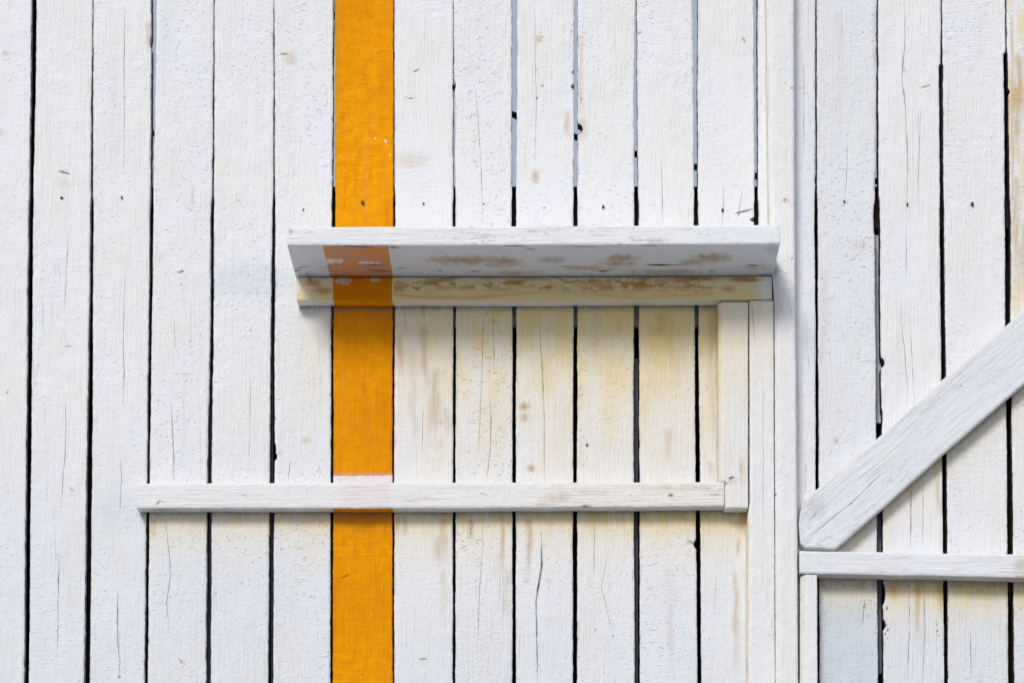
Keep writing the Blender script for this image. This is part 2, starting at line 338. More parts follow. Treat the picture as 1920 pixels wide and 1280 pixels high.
# ------------------------------------------------------------------ one board = one lofted mesh
BOARD_N = [0]
def board(name, parent, origin, L, R, vs_, e, thick, to_px, cracks=(), du=2.0, chL=0, chR=0, round_=1.2, wear=None, seed=0, lean=None,
          amp=0.35, side_paint=True, saw=0.4, flk=0.0, side_step=3.0, rag=0.5, mats=None, cup=0.0, twist=0.0, rgh=0.45):
    """L(v), R(v): the two long edges in the board's own photo-plane frame; vs_: samples along it;
    e: mm the face stands in front of the planks; to_px(u, v): frame -> photo pixels on that plane"""
    BOARD_N[0] += 1
    sd = seed or BOARD_N[0] * 13
    v = np.asarray(vs_, float); nv = len(v)
    l = L(v) + rag * (fbm(v / 7.0, v * 0, sd, 3) - .5) * 2.0 + rag * 1.6 * (vn(v / 60.0, v * 0 + 3, sd) - .5)
    r = R(v) + rag * (fbm(v / 7.0, v * 0 + 9, sd + 5, 3) - .5) * 2.0 + rag * 1.6 * (vn(v / 60.0, v * 0 + 4, sd) - .5)
    wd = float(np.mean(np.abs(r - l)))
    nu = max(6, int(round(wd / du)) + 1)
    base = np.linspace(0, 1, nu)
    if nu > 8: base[1] = base[0] + 0.9 / wd; base[-2] = base[-1] - 0.9 / wd
    U = np.repeat(base[None, :], nv, 0)
    crk = np.zeros((nv, nu)); dep = np.zeros((nv, nu))
    tracks = []
    for tr in cracks:       # every track: list of segments, each a list of (u, v, width)
        pts = sorted((q for sgm in tr for q in sgm), key=lambda q: q[1])
        f = np.interp(v, [q[1] for q in pts], [q[0] for q in pts]) + 1.3 * (fbm(v / 12.0, v * 0, sd + 31, 3) - .5)
        f = np.clip((f - l) / (r - l), 0.04, 0.96)
        act = np.zeros(nv)
        for sgm in tr:
            a, b_ = min(q[1] for q in sgm), max(q[1] for q in sgm)
            wdt = max(q[2] if len(q) > 2 else 1.2 for q in sgm)
            t = np.clip((v - a) / max(b_ - a, 1), 0, 1)
            act = np.maximum(act, wdt * np.where((v >= a) & (v <= b_), np.clip(5 * t * (1 - t), 0, 1), 0))
        act *= 0.35 + 0.65 * fbm(v / 22.0, v * 0, sd + 77, 2)
        tracks.append((float(np.mean(f)), f, act))
    tracks.sort(key=lambda q: q[0])
    if tracks:
        idx = []
        for m, f, act in tracks:
            j = int(np.argmin(np.abs(base - m)))
            if idx and j < idx[-1] + 4: j = idx[-1] + 4
            idx.append(min(j, nu - 4))
        for i in range(nv):
            xs = [0.0]; ys = [0.0]
            for (m, f, act), j in zip(tracks, idx):
                hw = max(0.25, act[i] * 0.45 + 0.12) / abs(r[i] - l[i])
                c = f[i]
                if c - hw <= ys[-1] + 0.004: c = ys[-1] + 0.004 + hw
                xs += [base[j - 1], base[j], base[j + 1]]; ys += [c - hw, c, c + hw]
            xs.append(1.0); ys.append(1.0)
            U[i] = np.interp(base, xs, ys)
        for (m, f, act), j in zip(tracks, idx):
            crk[:, j] = np.clip(act * 0.95, 0, 1); dep[:, j] = np.clip(act, 0, 1.6) * 1.8
            for q in (j - 1, j + 1): crk[:, q] = np.maximum(crk[:, q], np.clip((act - 1.1) * 0.8, 0, 1))
    uu = l[:, None] + (r - l)[:, None] * U; vv = np.repeat(v[:, None], nu, 1)
    fpx, fpy = to_px(uu, vv)
    ns = max(1, int(round(thick / side_step))) if side_paint else 2
    # ring of columns: front 0..nu-1, right side ns columns, left side ns columns (coming back)
    ncol = nu + 2 * ns
    X = np.zeros((nv, ncol)); Y = np.zeros((nv, ncol)); Z = np.zeros((nv, ncol))
    face = np.zeros(ncol, int); face[nu:nu + ns] = 2; face[nu + ns:] = 1
    X[:, :nu], Z[:, :nu] = world(fpx, fpy, e)
    eu = np.abs(uu - l[:, None]); er = np.abs(r[:, None] - uu)
    H = amp * (2.2 * (fbm(uu / 22.0, vv / 60.0, sd + 1, 3) - .5) + 0.9 * (fbm(uu / 5.0, vv / 9.0, sd + 2, 2) - .5) + 0.9 * (fbm(uu / 3.5, vv / 60.0, sd + 4, 2) - .5))
    H += saw * 0.12 * (vn(uu / 60.0, vv / 4.2, sd + 6) - .5)
    mid_ = (uu - (l + r)[:, None] / 2) / (wd / 2)
    H += cup * (1 - mid_ ** 2) + twist * mid_ * (vn(vv / 500.0, vv * 0, sd + 8) - .3)
    prof = np.zeros_like(H)
    cl = chL if chL else round_; cr = chR if chR else round_
    prof -= np.clip(cl - eu, 0, None) * (0.9 if chL else 0.8)
    prof -= np.clip(cr - er, 0, None) * (0.9 if chR else 0.8)
    px = np.zeros((nv, ncol)); py = np.zeros((nv, ncol))
    px[:, :nu] = fpx; py[:, :nu] = fpy
    A = {k: np.zeros((nv, ncol)) for k in ATTRS}
    A['org'][:] = -1; A['saw'][:] = saw; A['flk'][:] = flk; A['rgh'][:] = rgh
    for s in range(ns):
        t = (s + 1) / ns
        yb = -e + max(cl, cr) * 0.5 + (thick - max(cl, cr) * 0.5) * t
        X[:, nu + s] = X[:, nu - 1]; Z[:, nu + s] = Z[:, nu - 1]; Y[:, nu + s] = yb
        q = ncol - 1 - s
        X[:, q] = X[:, 0]; Z[:, q] = Z[:, 0]; Y[:, q] = yb
    FH = np.zeros((nv, ncol)); FH[:, :nu] = H + prof - dep
    A['crk'][:, :nu] = crk
    px[:, nu:], py[:, nu:] = photo(X[:, nu:], Y[:, nu:] / 1000.0, Z[:, nu:])
    fc = np.repeat(face[None, :], nv, 0)
    if wear: wear(px, py, fc, A, FH)
    Y[:, :nu] = -e - FH[:, :nu]
    if not side_paint:
        for cq, ss in ((0, 3), (nu - 1, 4), (1, 5), (nu - 2, 6)):
            wr = sst(.40, .62, fbm(v / 16.0, v * 0, sd + 50 + ss, 3)) * (0.9 if cq in (0, nu - 1) else 0.22)
            A['crk'][:, cq] = np.maximum(A['crk'][:, cq], wr)
    if lean is not None: Y += lean(vv[:, :1])
    ox, oy, oz = origin
    co = np.stack([X - ox, Y / 1000.0 - oy, Z - oz], -1).reshape(-1, 3)
    ids = np.arange(nv * ncol).reshape(nv, ncol)
    nx = np.roll(ids, -1, 1)
    quads = np.stack([ids[:-1], nx[:-1], nx[1:], ids[1:]], -1)
    q = quads[0, nu // 2]
    n = np.cross(co[q[1]] - co[q[0]], co[q[3]] - co[q[0]])
    flip = n[1] > 0
    mi = np.zeros((nv - 1, ncol), int)
    if not side_paint: mi[:, nu - 1 + 1:] = 1
    else: mi[:, nu + ns - 1] = 1
    quads = quads.reshape(-1, 4); mi = mi.reshape(-1)
    if flip: quads = quads[:, ::-1]
    caps = [ids[0][::-1], ids[-1]]
    if flip: caps = [c[::-1] for c in caps]
    me = bpy.data.meshes.new(name)
    nq = len(quads)
    loops = np.concatenate([quads.reshape(-1), caps[0], caps[1]]).astype(np.int32)
    starts = np.concatenate([np.arange(nq) * 4, [nq * 4, nq * 4 + ncol]]).astype(np.int32)
    tot = np.concatenate([np.full(nq, 4), [ncol, ncol]]).astype(np.int32)
    me.vertices.add(len(co)); me.vertices.foreach_set('co', co.astype(np.float32).ravel())
    me.loops.add(len(loops)); me.loops.foreach_set('vertex_index', loops)
    me.polygons.add(nq + 2); me.polygons.foreach_set('loop_start', starts); me.polygons.foreach_set('loop_total', tot)
    me.polygons.foreach_set('material_index', np.concatenate([mi, [0, 0]]).astype(np.int32))
    me.polygons.foreach_set('use_smooth', np.concatenate([np.ones(nq, bool), [False, False]]))
    me.update(calc_edges=True)
    # board coordinates for the grain: across, along, seed (metres)
    bu = np.zeros((nv, ncol)); bu[:, :nu] = uu
    for s in range(ns):
        t = (s + 1) / ns * thick
        bu[:, nu + s] = r + np.sign(np.mean(r - l)) * t; bu[:, ncol - 1 - s] = l - np.sign(np.mean(r - l)) * t
    bc = np.stack([bu / 1000.0, np.repeat(v[:, None], ncol, 1) / 1000.0, np.full((nv, ncol), sd * 0.731)], -1).reshape(-1, 3)
    a = me.attributes.new('bco', 'FLOAT_VECTOR', 'POINT'); a.data.foreach_set('vector', bc.astype(np.float32).ravel())
    for k in ATTRS:
        a = me.attributes.new(k, 'FLOAT', 'POINT'); a.data.foreach_set('value', A[k].astype(np.float32).ravel())
    for m in (mats or (PAINT, RAW)): me.materials.append(m)
    o = bpy.data.objects.new(name, me); C.objects.link(o)
    if parent is not None: o.parent = parent
    else: o.location = origin
    return o

def box_mesh(name, x0, x1, y0, y1, z0, z1, mat, parent=None, bev=0.0):
    vsx = [(x, y, z) for x in (x0, x1) for y in (y0, y1) for z in (z0, z1)]
    fs = [(0, 1, 3, 2), (4, 6, 7, 5), (0, 4, 5, 1), (2, 3, 7, 6), (0, 2, 6, 4), (1, 5, 7, 3)]
    me = bpy.data.meshes.new(name); me.from_pydata(vsx, [], fs); me.update()
    me.materials.append(mat)
    o = bpy.data.objects.new(name, me); C.objects.link(o)
    if parent: o.parent = parent
    return o

def prism_px(name, x0, x1, y0, y1, d0, d1, mat, parent):
    """box behind the planks: photo rectangle x0..x1, y0..y1 on its own front plane, depth d0..d1 mm behind the plank face"""
    a, b = world(np.array([x0, x1]), np.array([y1, y0]), -d0)
    return box_mesh(name, a[0], a[1], d0 / 1000.0, d1 / 1000.0, b[0], b[1], mat, parent)

# ------------------------------------------------------------------ ground
me = bpy.data.meshes.new('ground')
S = 400.0
me.from_pydata([(-S, -S, 0), (S, -S, 0), (S, S, 0), (-S, S, 0)], [], [(0, 1, 2, 3)]); me.materials.append(GRAVEL)
g = bpy.data.objects.new('ground', me); C.objects.link(g); tag(g, kind='structure')

# ------------------------------------------------------------------ the plank wall
wall = tag(empty('plank_wall', (0, 0, 0)), 'tall wall of white painted upright planks with one orange plank among them', 'wall')
Z0PX = VY + CAM_Z * 1000            # photo row of the ground line at the wall

GAPS = [  # rows: (photo y, left edge, right edge) of every gap between two planks
    [(0, 58, 69), (140, 57, 68), (420, 53, 62), (850, 49, 58.5), (1280, 45, 54)],
    [(0, 173, 176), (210, 170, 175), (420, 169.5, 175), (640, 166, 174), (850, 163, 173), (1280, 158, 168)],
    [(0, 282, 294), (210, 283, 291), (380, 281, 288), (600, 279, 285), (850, 276, 281), (1280, 271, 277)],
    [(0, 400, 403), (300, 398, 402), (420, 395, 401), (640, 394, 400), (850, 389, 397), (1280, 386, 395)],
    [(0, 512.5, 515), (370, 512, 516), (420, 510.5, 516), (640, 508, 515), (850, 506, 515), (1280, 503, 512)],
    [(0, 624, 629), (370, 622, 629), (420, 622, 628), (640, 620.5, 625), (850, 620, 625), (1280, 619.5, 624)],
    [(0, 737, 740.5), (210, 737, 741.5), (420, 737, 741), (640, 737, 740), (850, 735.5, 739), (1280, 736, 739.5)],
    [(0, 848.5, 851), (210, 849, 854), (420, 849, 854.5), (600, 850, 855), (850, 849.5, 854), (1280, 849, 854)],
    [(0, 959, 970), (210, 959, 970), (420, 959, 968), (640, 961, 968), (850, 961, 967), (1280, 961, 967)],
    [(0, 1076, 1084), (210, 1075, 1084), (420, 1075, 1083), (640, 1075.5, 1082.5), (850, 1074.5, 1082), (1280, 1074, 1082)],
    [(0, 1190.5, 1194.5), (210, 1188, 1196), (420, 1189, 1198), (640, 1188, 1198), (850, 1188, 1199), (1280, 1190, 1200)],
    [(0, 1297, 1309), (210, 1300, 1309), (420, 1301, 1309), (640, 1303, 1309.5), (850, 1304, 1312), (1280, 1308, 1315)],
    [(0, 1412, 1421), (420, 1414, 1422), (850, 1416, 1424), (1280, 1419, 1427)],
    [(0, 1528.5, 1532.5), (330, 1527.5, 1532.5), (420, 1527.5, 1533.5), (640, 1529.5, 1534), (850, 1529, 1535), (1280, 1531, 1537)],
    [(0, 1643, 1647), (320, 1642, 1647.5), (326, 1640, 1648), (420, 1640, 1650), (640, 1642, 1651), (850, 1643, 1654), (1100, 1645, 1656), (1280, 1646, 1657)],
    [(0, 1763, 1767), (120, 1763, 1768), (123, 1760, 1769), (420, 1762, 1770), (640, 1764.5, 1773), (900, 1767, 1775), (1280, 1771, 1778)],
    [(0, 1884, 1888), (98, 1885, 1889), (101, 1881, 1890), (420, 1884, 1895), (600, 1885, 1895), (850, 1888, 1898), (1280, 1891, 1902)]]
def shift(gp, dx, lean):
    return [(y, a + dx + lean * (y - 640) / 640.0, b + dx + lean * (y - 640) / 640.0) for y, a, b in gp]
left_extra = [shift(GAPS[1], -114 * k - 114, -1.5 * k) for k in (4, 3, 2, 1)]
right_extra = [shift(GAPS[16], 117 * k, 1.5 * k) for k in (1, 2, 3, 4)]
ALLG = left_extra + GAPS + right_extra
OFF = len(left_extra)      # plank number k lies right of GAPS[k-1]

def notch(v, y0, hgt, depth):
    return depth * np.sqrt(np.clip(1 - ((v - y0) / hgt) ** 2, 0, 1))
NOTCH_L = {10: [(242, 10.5, 9.5)], 15: [(680, 9, 6.5), (1112, 20, 4), (1170, 10, 4), (780, 14, 2)], 5: [(842, 12, 2.2), (856, 6, 4)], 8: [(160, 6, 2)], 17: [(172, 5, 3)]}
NOTCH_R = {11: [(1020, 8, 4)], 2: [(80, 10, 2)], 12: [(412, 3.5, 7)], 9: [(163, 5, 3.5), (137, 4, 2)], 14: [(410, 30, 2)], 7: [(163, 6, 2)]}

CR = {
    1: [[[(130, 430, .9), (126, 480), (122, 560), (121, 590)], [(123, 730), (123, 850), (119, 880), (115, 965)], [(112, 1030, 1.3), (109, 1110, 1.6), (108, 1240)]]],
    2: [[[(234, 0), (233, 140), (234, 240), (232, 335)], [(236, 505), (233, 560, 1.4), (231, 650), (233, 700), (231, 775)], [(224, 850), (228, 890), (225, 965)], [(221, 1100, .8), (220, 1200), (225, 1240, 1.8), (222, 1275)]]],
    3: [[[(327, 600, .8), (329, 655)], [(322, 750, .7), (324, 800), (326, 850, 1.4), (327, 905)]], [[(310, 970, .9), (318, 1040, 1.3), (320, 1080), (313, 1130), (318, 1190)]]],
    4: [[[(470, 700, .6), (468, 860)]]],
    5: [[[(545, 860, .8), (540, 905)]]],
    7: [[[(758, 575, .9), (762, 622)]], [[(792, 560, 1.4), (796, 602)], [(794, 760, .6), (792, 850)]]],
    8: [[[(890, 150, .8), (897, 230), (902, 300, .8), (906, 425)], [(907, 575, 1.2), (905, 630), (905, 700), (900, 790), (899, 850)], [(905, 970), (906, 1020, 1.2), (900, 1100), (895, 1235)]],
        [[(922, 565, 1.3), (925, 620), (928, 705)], [(920, 740, 1.2), (921, 800), (920, 840, 1.8), (912, 908)]]],
    9: [[[(1001, 0, 1.1), (1005, 60), (1004, 110, 1.4), (1006, 200), (1003, 305)], [(1012, 575, 1.5), (1014, 640), (1018, 720, 1.4), (1022, 800), (1021, 905)], [(1015, 980, 1.2), (1016, 1060), (1005, 1130, 2.2), (1008, 1235), (1008, 1290)]]],
    10: [[[(1140, 1040, .8), (1128, 1100), (1150, 1190)]], [[(1116, 980, .7), (1114, 1080)]]],
    11: [[[(1240, 290, .8), (1243, 420)]]],
    12: [[[(1358, 345, 1.1), (1355, 425)]], [[(1393, 355, 1.0), (1384, 410)]]],
    13: [[[(1508, 100, .7), (1507, 300)], [(1512, 860, 1.2), (1510, 930)]]],
    14: [[[(1590, 265, 1.0), (1586, 375)], [(1622, 1120, 1.8), (1618, 1170)]]],
    15: [[[(1699, 0, 1.1), (1697, 90), (1692, 130, 1.5), (1692, 150), (1698, 200), (1702, 280), (1702, 420)], [(1700, 420), (1700, 520)], [(1690, 560), (1692, 620), (1697, 660, 1.4), (1702, 720), (1702, 770)], [(1709, 880, 1.6), (1708, 1000), (1707, 1035)], [(1705, 1090), (1706, 1180), (1701, 1290)]],
         [[(1727, 200, .7), (1722, 350)], [(1706, 590), (1712, 700, 1.3), (1716, 760)], [(1732, 900, .8), (1730, 1030)], [(1733, 1090), (1735, 1180), (1730, 1290)]]],
    16: [[[(1820, 1180, .6), (1822, 1280)]]],
}
rng = random.Random(5)
vfine = np.concatenate([np.linspace(-260, -30, 12), np.arange(-24, 1306, 2.2), np.linspace(1312, Z0PX, 48)])
vcoarse = np.concatenate([np.linspace(-260, 1300, 160), np.linspace(1312, Z0PX, 48)])
SAW = {6: 1.0, 7: 0.9, 16: 1.0, 4: 0.2, 1: 0.5, 14: 0.3}
RGH = {0: .5, 1: .55, 2: .6, 3: .75, 4: .8, 5: .85, 6: .6, 7: .3, 8: 1.0, 9: .6, 10: .8, 11: .7, 12: .55, 13: .5, 14: .9, 15: .4, 16: .7, 17: 1.0}
planks = {}
vertical = lambda u, v: (u, v)
for i in range(len(ALLG) - 1):
    k = i - OFF + 1
    ga, gb = ALLG[i], ALLG[i + 1]
    def ext(g, c): return pl([(y, q) for y, q in [(r_[0], r_[c]) for r_ in g]] + [(-260, g[0][c]), (Z0PX, g[-1][c] + (g[-1][c] - g[0][c]) * 0.5)])
    fl, fr = ext(ga, 2), ext(gb, 1)
    L = lambda v, fl=fl, k=k: fl(v) + sum([notch(v, *q) for q in NOTCH_L.get(k, [])], 0 * v)
    R = lambda v, fr=fr, k=k: fr(v) - sum([notch(v, *q) for q in NOTCH_R.get(k, [])], 0 * v)
    inframe = 0 <= k <= 17
    L = lambda v, L0=L: L0(v) - 0.8 * (1 - sst(360, 385, v)); R = lambda v, R0=R: R0(v) + 0.8 * (1 - sst(360, 385, v))
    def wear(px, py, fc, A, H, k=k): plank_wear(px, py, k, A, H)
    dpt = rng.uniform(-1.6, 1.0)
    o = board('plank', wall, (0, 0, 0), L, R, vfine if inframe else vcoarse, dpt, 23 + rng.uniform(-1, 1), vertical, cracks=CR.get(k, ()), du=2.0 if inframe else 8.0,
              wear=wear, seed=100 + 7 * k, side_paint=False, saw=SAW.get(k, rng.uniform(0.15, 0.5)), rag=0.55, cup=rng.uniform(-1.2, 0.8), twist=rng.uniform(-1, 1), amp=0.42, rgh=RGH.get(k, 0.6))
    if k == 6: o['label'] = 'orange painted plank'
    planks[k] = o

# nails: one per plank on the rail line
def nail(px, py, k, r=3.2, sd=0):
    rr = random.Random(sd); n = 9
    x, z = world(px, py, 0); x = float(x); z = float(z)
    vsx = [(0, -0.0016, 0)]
    for a in range(n):
        t = 2 * math.pi * a / n; q = r * rr.uniform(0.6, 1.15) / 1000.0
        vsx.append((q * math.cos(t) * 0.8, -0.0012, q * math.sin(t)))
    for a in range(n):
        t = 2 * math.pi * a / n
        vsx.append((r / 1000.0 * 0.7 * math.cos(t), 0.012, r / 1000.0 * 0.7 * math.sin(t)))
    fs = [(0, 1 + (a + 1) % n, 1 + a) for a in range(n)] + [(1 + a, 1 + (a + 1) % n, 1 + n + (a + 1) % n, 1 + n + a) for a in range(n)]
    me = bpy.data.meshes.new('nail'); me.from_pydata(vsx, [], fs); me.update(); me.materials.append(RUST)
    o = bpy.data.objects.new('nail', me); C.objects.link(o); o.location = (x, 0, z); o.parent = planks[k]
for i, (px, py, k, r) in enumerate(((115, 371, 1, 3.0), (228, 370, 2, 2.4), (337, 376, 3, 1.8), (448, 376, 4, 1.6), (569, 393, 5, 2.4), (680, 380, 6, 3.6), (794, 382, 7, 2.2), (907, 383, 8, 2.2), (1020, 390, 9, 1.8), (1131, 388, 10, 3.6),
                                   (1355, 394, 12, 3.2), (1583, 378, 14, 2.6), (1701, 383, 15, 3.0), (1823, 383, 16, 4.2))):
    nail(px, py, k, r, i)

# what stands behind the planks
prism_px('back_rail', -600, 2500, 374, 428, 25, 72, RAW, wall)
prism_px('back_rail', -600, 2500, 2600, 2690, 25, 72, RAW, wall)
prism_px('back_rail', 560, 1345, 545, 611, 25, 37, PALE, wall)
prism_px('back_post', -60, 186, -260, Z0PX - 40, 73, 150, RAW, wall)
prism_px('back_post', 1742, 2010, -260, Z0PX - 40, 73, 150, RAW, wall)
zr = [float(q) for q in world(0, np.array([390.0, Z0PX]), 0)[1]]
box_mesh('dark_backing_panel', -1.9, 1.9, 0.151, 0.165, 0.0, float(world(0, 350.0, -151)[1]), UNLIT, wall)  # added black sheet in place of the dark interior
for x0, x1, y0, y1, m in ((1640.5, 1652, 441, 792, PALE), (1641, 1653, 940, 1262, GREY), (1187, 1196, 672, 1330, GREY), (390, 398, 620, 1330, GREY), (508, 512, 560, 1330, GREY), (282.5, 287, 428, 520, GREY),
                         (397, 402, 428, 540, GREY), (512, 516, 430, 540, GREY), (171, 176, 428, 500, GREY), (276, 280, 850, 1330, UNLIT), (163, 171, 870, 1330, RAW)):
    prism_px('backing_strip', x0, x1, y0, y1, 25.5, 34, m, wall)

# ------------------------------------------------------------------ shelf: board on a ledger
horizontal = lambda u, v: (v, u)
def wy(py, e): return float(world(0, py, e)[1])
sh_o = (float(world(1000, 0, 0)[0]), 0.0, wy(575, 0))
shelf = tag(empty('wall_shelf', sh_o), 'weathered white shelf on a yellowed ledger crossing the orange plank', 'shelf')

def shelf_wear(px, py, fc, A, H):
    under = (fc == 2); front = (fc == 0)
    # flaking front, more to the right
    A['flk'] = np.where(front, 0.15 + 0.6 * sst(700, 1000, px), 0.16)
    A['saw'][:] = 0.0
    A['bare'] += front * (0.9 * ell(px, py, 1228, 450, 26, 4.5, 7) + 0.5 * ell(px, py, 1190, 452, 12, 3, 8) + .7 * ell(px, py, 545, 432, 5, 8, 11))
    A['pnk'] += front * 0.5 * ell(px, py, 1228, 450, 30, 6, 9)
    # orange band on the underside, worn
    cx = px - (py - 460) * 0.24
    d = np.minimum(cx - 605, 727.5 - (px - (py - 460) * 0.16)) / 6.0
    hole = np.minimum(np.minimum(1.0, 0.5 - ell(px, py, 627, 489, 20, 4.5, 21, .8)), np.minimum(0.5 - ell(px, py, 692, 493, 24, 3.6, 22, .8), 0.8 - ell(px, py, 640, 470, 12, 9, 23) * .6))
    A['org'] = np.where(under, np.minimum(np.clip(d, -1, 1), hole), -1)
    A['pnk'] += under * (0.45 + 0.6 * sst(.35, .7, fbm(px / 16, py / 4, 44, 3))) * (d > -0.2)
    s = np.zeros_like(px)
    for i, (cx_, cy, rx, ry, st) in enumerate(((880, 488, 55, 7, .5), (945, 491, 26, 7, .5), (850, 486, 30, 5, .4), (1165, 485, 22, 6, .55), (1160, 494, 26, 4, .4), (1335, 483, 26, 7, .5), (1305, 490, 26, 5, .35), (1100, 502, 40, 4, .3),
                                               (1260, 510, 60, 4, .35), (1420, 500, 30, 4, .2), (960, 511, 40, 3, .3))):
        s = np.maximum(s, st * ell(px, py, cx_, cy, rx * 1.25, ry * 1.25, 90 + i, .6))
    A['cool'] += under * .45  # bluish shade tint painted onto the underside
    A['stn'] += under * np.clip(s * 1.5, 0, .7); A['bare'] += under * s * 1.3
    A['grime_shade'] += under * (0.8 * ell(px, py, 1032, 487, 26, 7, 31) + 0.45 * sst(0.6, 0.75, fbm(px / 18, py / 3, 13, 3)) * (px < 640) * (py > 492) + 0.35 * ell(px, py, 1450, 470, 16, 12, 33))
    A['yel'] += under * 0.12 * sst(495, 515, py) * sst(740, 900, px)
    for x0, y0, x1, y1, wd in ((1212, 496.5, 1262, 497, 2.2), (1238, 498, 1300, 495, 1.0), (1120, 507, 1138, 509, 1.8), (1130, 509, 1150, 505, 1.2), (984, 466, 1006, 468, 1.2), (728, 464, 748, 464, 1.6), (880, 509, 902, 508, 1.3), (745, 503, 762, 503, 1.2), (1330, 508, 1342, 506, 1.3),
                               (1400, 497, 1422, 498, 1.6), (548, 509, 566, 505, 1.3), (553, 503, 580, 499, 1.0), (690, 506, 735, 509, 1.4), (668, 495, 724, 497, 1.2), (820, 507, 830, 507, 1.3), (1040, 500, 1086, 498, 0.8), (1310, 478, 1330, 482, 1.0), (905, 496, 925, 499, 1.0),
                               (1060, 462, 1120, 463, 1.0), (620, 461, 700, 462.5, 1.3), (945, 461, 985, 461, 1.2), (1200, 460.5, 1230, 461, 1.0)):
        dd, t = seg_d(px, py, x0, y0, x1, y1); q = under * np.clip((wd * (0.35 + 2.6 * t * (1 - t)) * .8 + .3 - dd) / 1.1, 0, 1)
        A['crk'] = np.maximum(A['crk'], q)
    for x0, y0, x1, y1, wd in ((1015, 434, 1030, 438, .9), (1075, 430, 1120, 434, .7), (1090, 442, 1160, 440, .7), (1290, 436, 1340, 441, .7), (1180, 448, 1215, 452, 1.0), (1350, 448, 1400, 446, .7), (940, 444, 990, 448, .6), (800, 440, 850, 446, .5), (555, 436, 600, 434, .7), (1230, 432, 1300, 430, .7)):
        dd, t = seg_d(px, py, x0, y0, x1, y1); q = front * np.clip((wd * (0.4 + 2.4 * t * (1 - t)) - dd) / 1.3, 0, 1)
        A['crk'] = np.maximum(A['crk'], .8 * q)

def hv(x0, x1, step=2.2): return np.arange(x0, x1 + step, step)
# shelf board: front face 152 mm out
SE = 152.0
Ltop = pl([(538, 425.5), (1000, 424), (1463, 421.5)]); Lbot = pl([(538, 459.5), (1000, 459.5), (1463, 457)])
board('shelf_board', shelf, sh_o, Ltop, Lbot, hv(538.5, 1462.5), SE, SE - 1, horizontal, du=2.0, wear=shelf_wear, seed=901, saw=0, amp=0.35, side_step=2.6, rag=0.35, round_=1.6)

def peelf(px, py): return np.minimum(.5 - ell(px, py, 645, 525, 22, 8, 71, .75), .5 - ell(px, py, 704, 525, 19, 8, 72, .75))
def ledger_wear(px, py, fc, A, H):
    front = fc == 0; under = fc == 2
    A['saw'][:] = 0.0
    end = sst(1405, 1440, px)
    A['yel'] += front * (0.78 + 0.25 * sst(530, 560, py) + 0.2 * (fbm(px / 50, py / 12, 3, 2) - .5)) * (1 - 0.75 * end) * (0.75 + .25 * sst(556, 640, px)) + under * 0.12
    # tide lines
    c1 = 536 + 9 * (fbm(px / 34, 0 * px, 6, 4) - .5) * 2 + 5 * (vn(px / 9, py / 40, 8) - .5)
    F = fbm(px / 20, py / 9, 41, 4) + (py - c1) / 34.0
    env = np.exp(-((py - 535) / 13.0) ** 2)
    t1 = np.exp(-((F - .5) / .035) ** 2) * env * (0.25 + 0.75 * sst(.36, .6, fbm(px / 55, py / 30, 12, 2)))
    t1 = np.maximum(t1, .8 * sst(.5, .66, fbm(px / 17, py / 7, 43, 3)) * np.exp(-((py - c1) / 6.0) ** 2) * sst(.4, .6, vn(px / 50, 0 * px, 44)))
    c2 = c1 - 13 + 8 * (vn(px / 26, 0 * px, 14) - .5)
    t2 = np.exp(-((py - c2) / 1.6) ** 2) * sst(.42, .6, vn(px / 38, 0 * px + 3, 15)) * .7
    mott = sst(.48, .68, fbm(px / 30, py / 9, 25, 4)) * .5 * sst(519, 526, py) * (1 - sst(536, 552, py)); lob = fbm(px / 20, py / 13, 22, 3); t3 = np.exp(-((lob - .52) / .028) ** 2) * (py > 516) * (py < 548) * sst(980, 1120, px) * .6
    c4 = 552 + 5 * np.sin(px / 60.0) + 6 * (vn(px / 60, 0 * px, 19) - .5)
    t4 = np.exp(-((py - c4) / 2.4) ** 2) * .4 * (px > 735) * (1 - .6 * sst(900, 1000, px))
    s = np.maximum.reduce([t1 * .95, t2, t3, t4, mott]) * (px > 738) * (1 - .85 * end) * (1 - sst(1330, 1350, px))
    s = np.maximum(s, .75 * np.clip(ell(px, py, 590, 531, 16, 7, 61) + .8 * ell(px, py, 605, 544, 22, 8, 62) + ell(px, py, 580, 522, 6, 5, 63), 0, 1) * (px < 626))
    s = np.maximum(s, .6 * ell(px, py, 1365, 541, 16, 6, 64)); s = np.maximum(s, .7 * ell(px, py, 1395, 524, 34, 5, 65)); s = np.maximum(s, .55 * ell(px, py, 1300, 523, 60, 5, 66)); s = np.maximum(s, .5 * ell(px, py, 1205, 522, 22, 5, 67))
    A['bare'] += front * .75 * (np.minimum(peelf(px, py), 1) < .12)
    A['stn'] += front * np.clip(s * 1.8, 0, .95) + under * .25 * ell(px, py, 1195, 568, 40, 3, 68)
    A['grime_shade'] += front * .35 * np.exp(-np.clip((py - 516) / 3.5, 0, 9)) + front * .25 * sst(1435, 1446, px)  # darker along the top edge and at the right end
    sl_ = 0.12 * (py - 515)
    d = np.minimum(px - 624.5 - under * (py - 563) * .3, 735 + under * (py - 563) * .4 - px) / 6.0
    peel = np.minimum(.5 - ell(px, py, 645, 525, 22, 8, 71, .75), .5 - ell(px, py, 704, 525, 19, 8, 72, .75))
    A['org'] = np.where(front, np.minimum(np.clip(d, -1, 1), peel), np.where(under, np.clip(d, -1, 1), -1))
    A['flk'][:] = .12
LE = 28.0
board('ledger', shelf, sh_o, pl([(556, 519.5), (1000, 520), (1447, 518)]), pl([(556, 563), (1000, 563.5), (1447, 561)]), hv(556.5, 1446.5), LE, LE - 3.0, horizontal, wear=ledger_wear, seed=931, saw=0, amp=0.35, side_step=2.6, rag=0.5, round_=1.6)

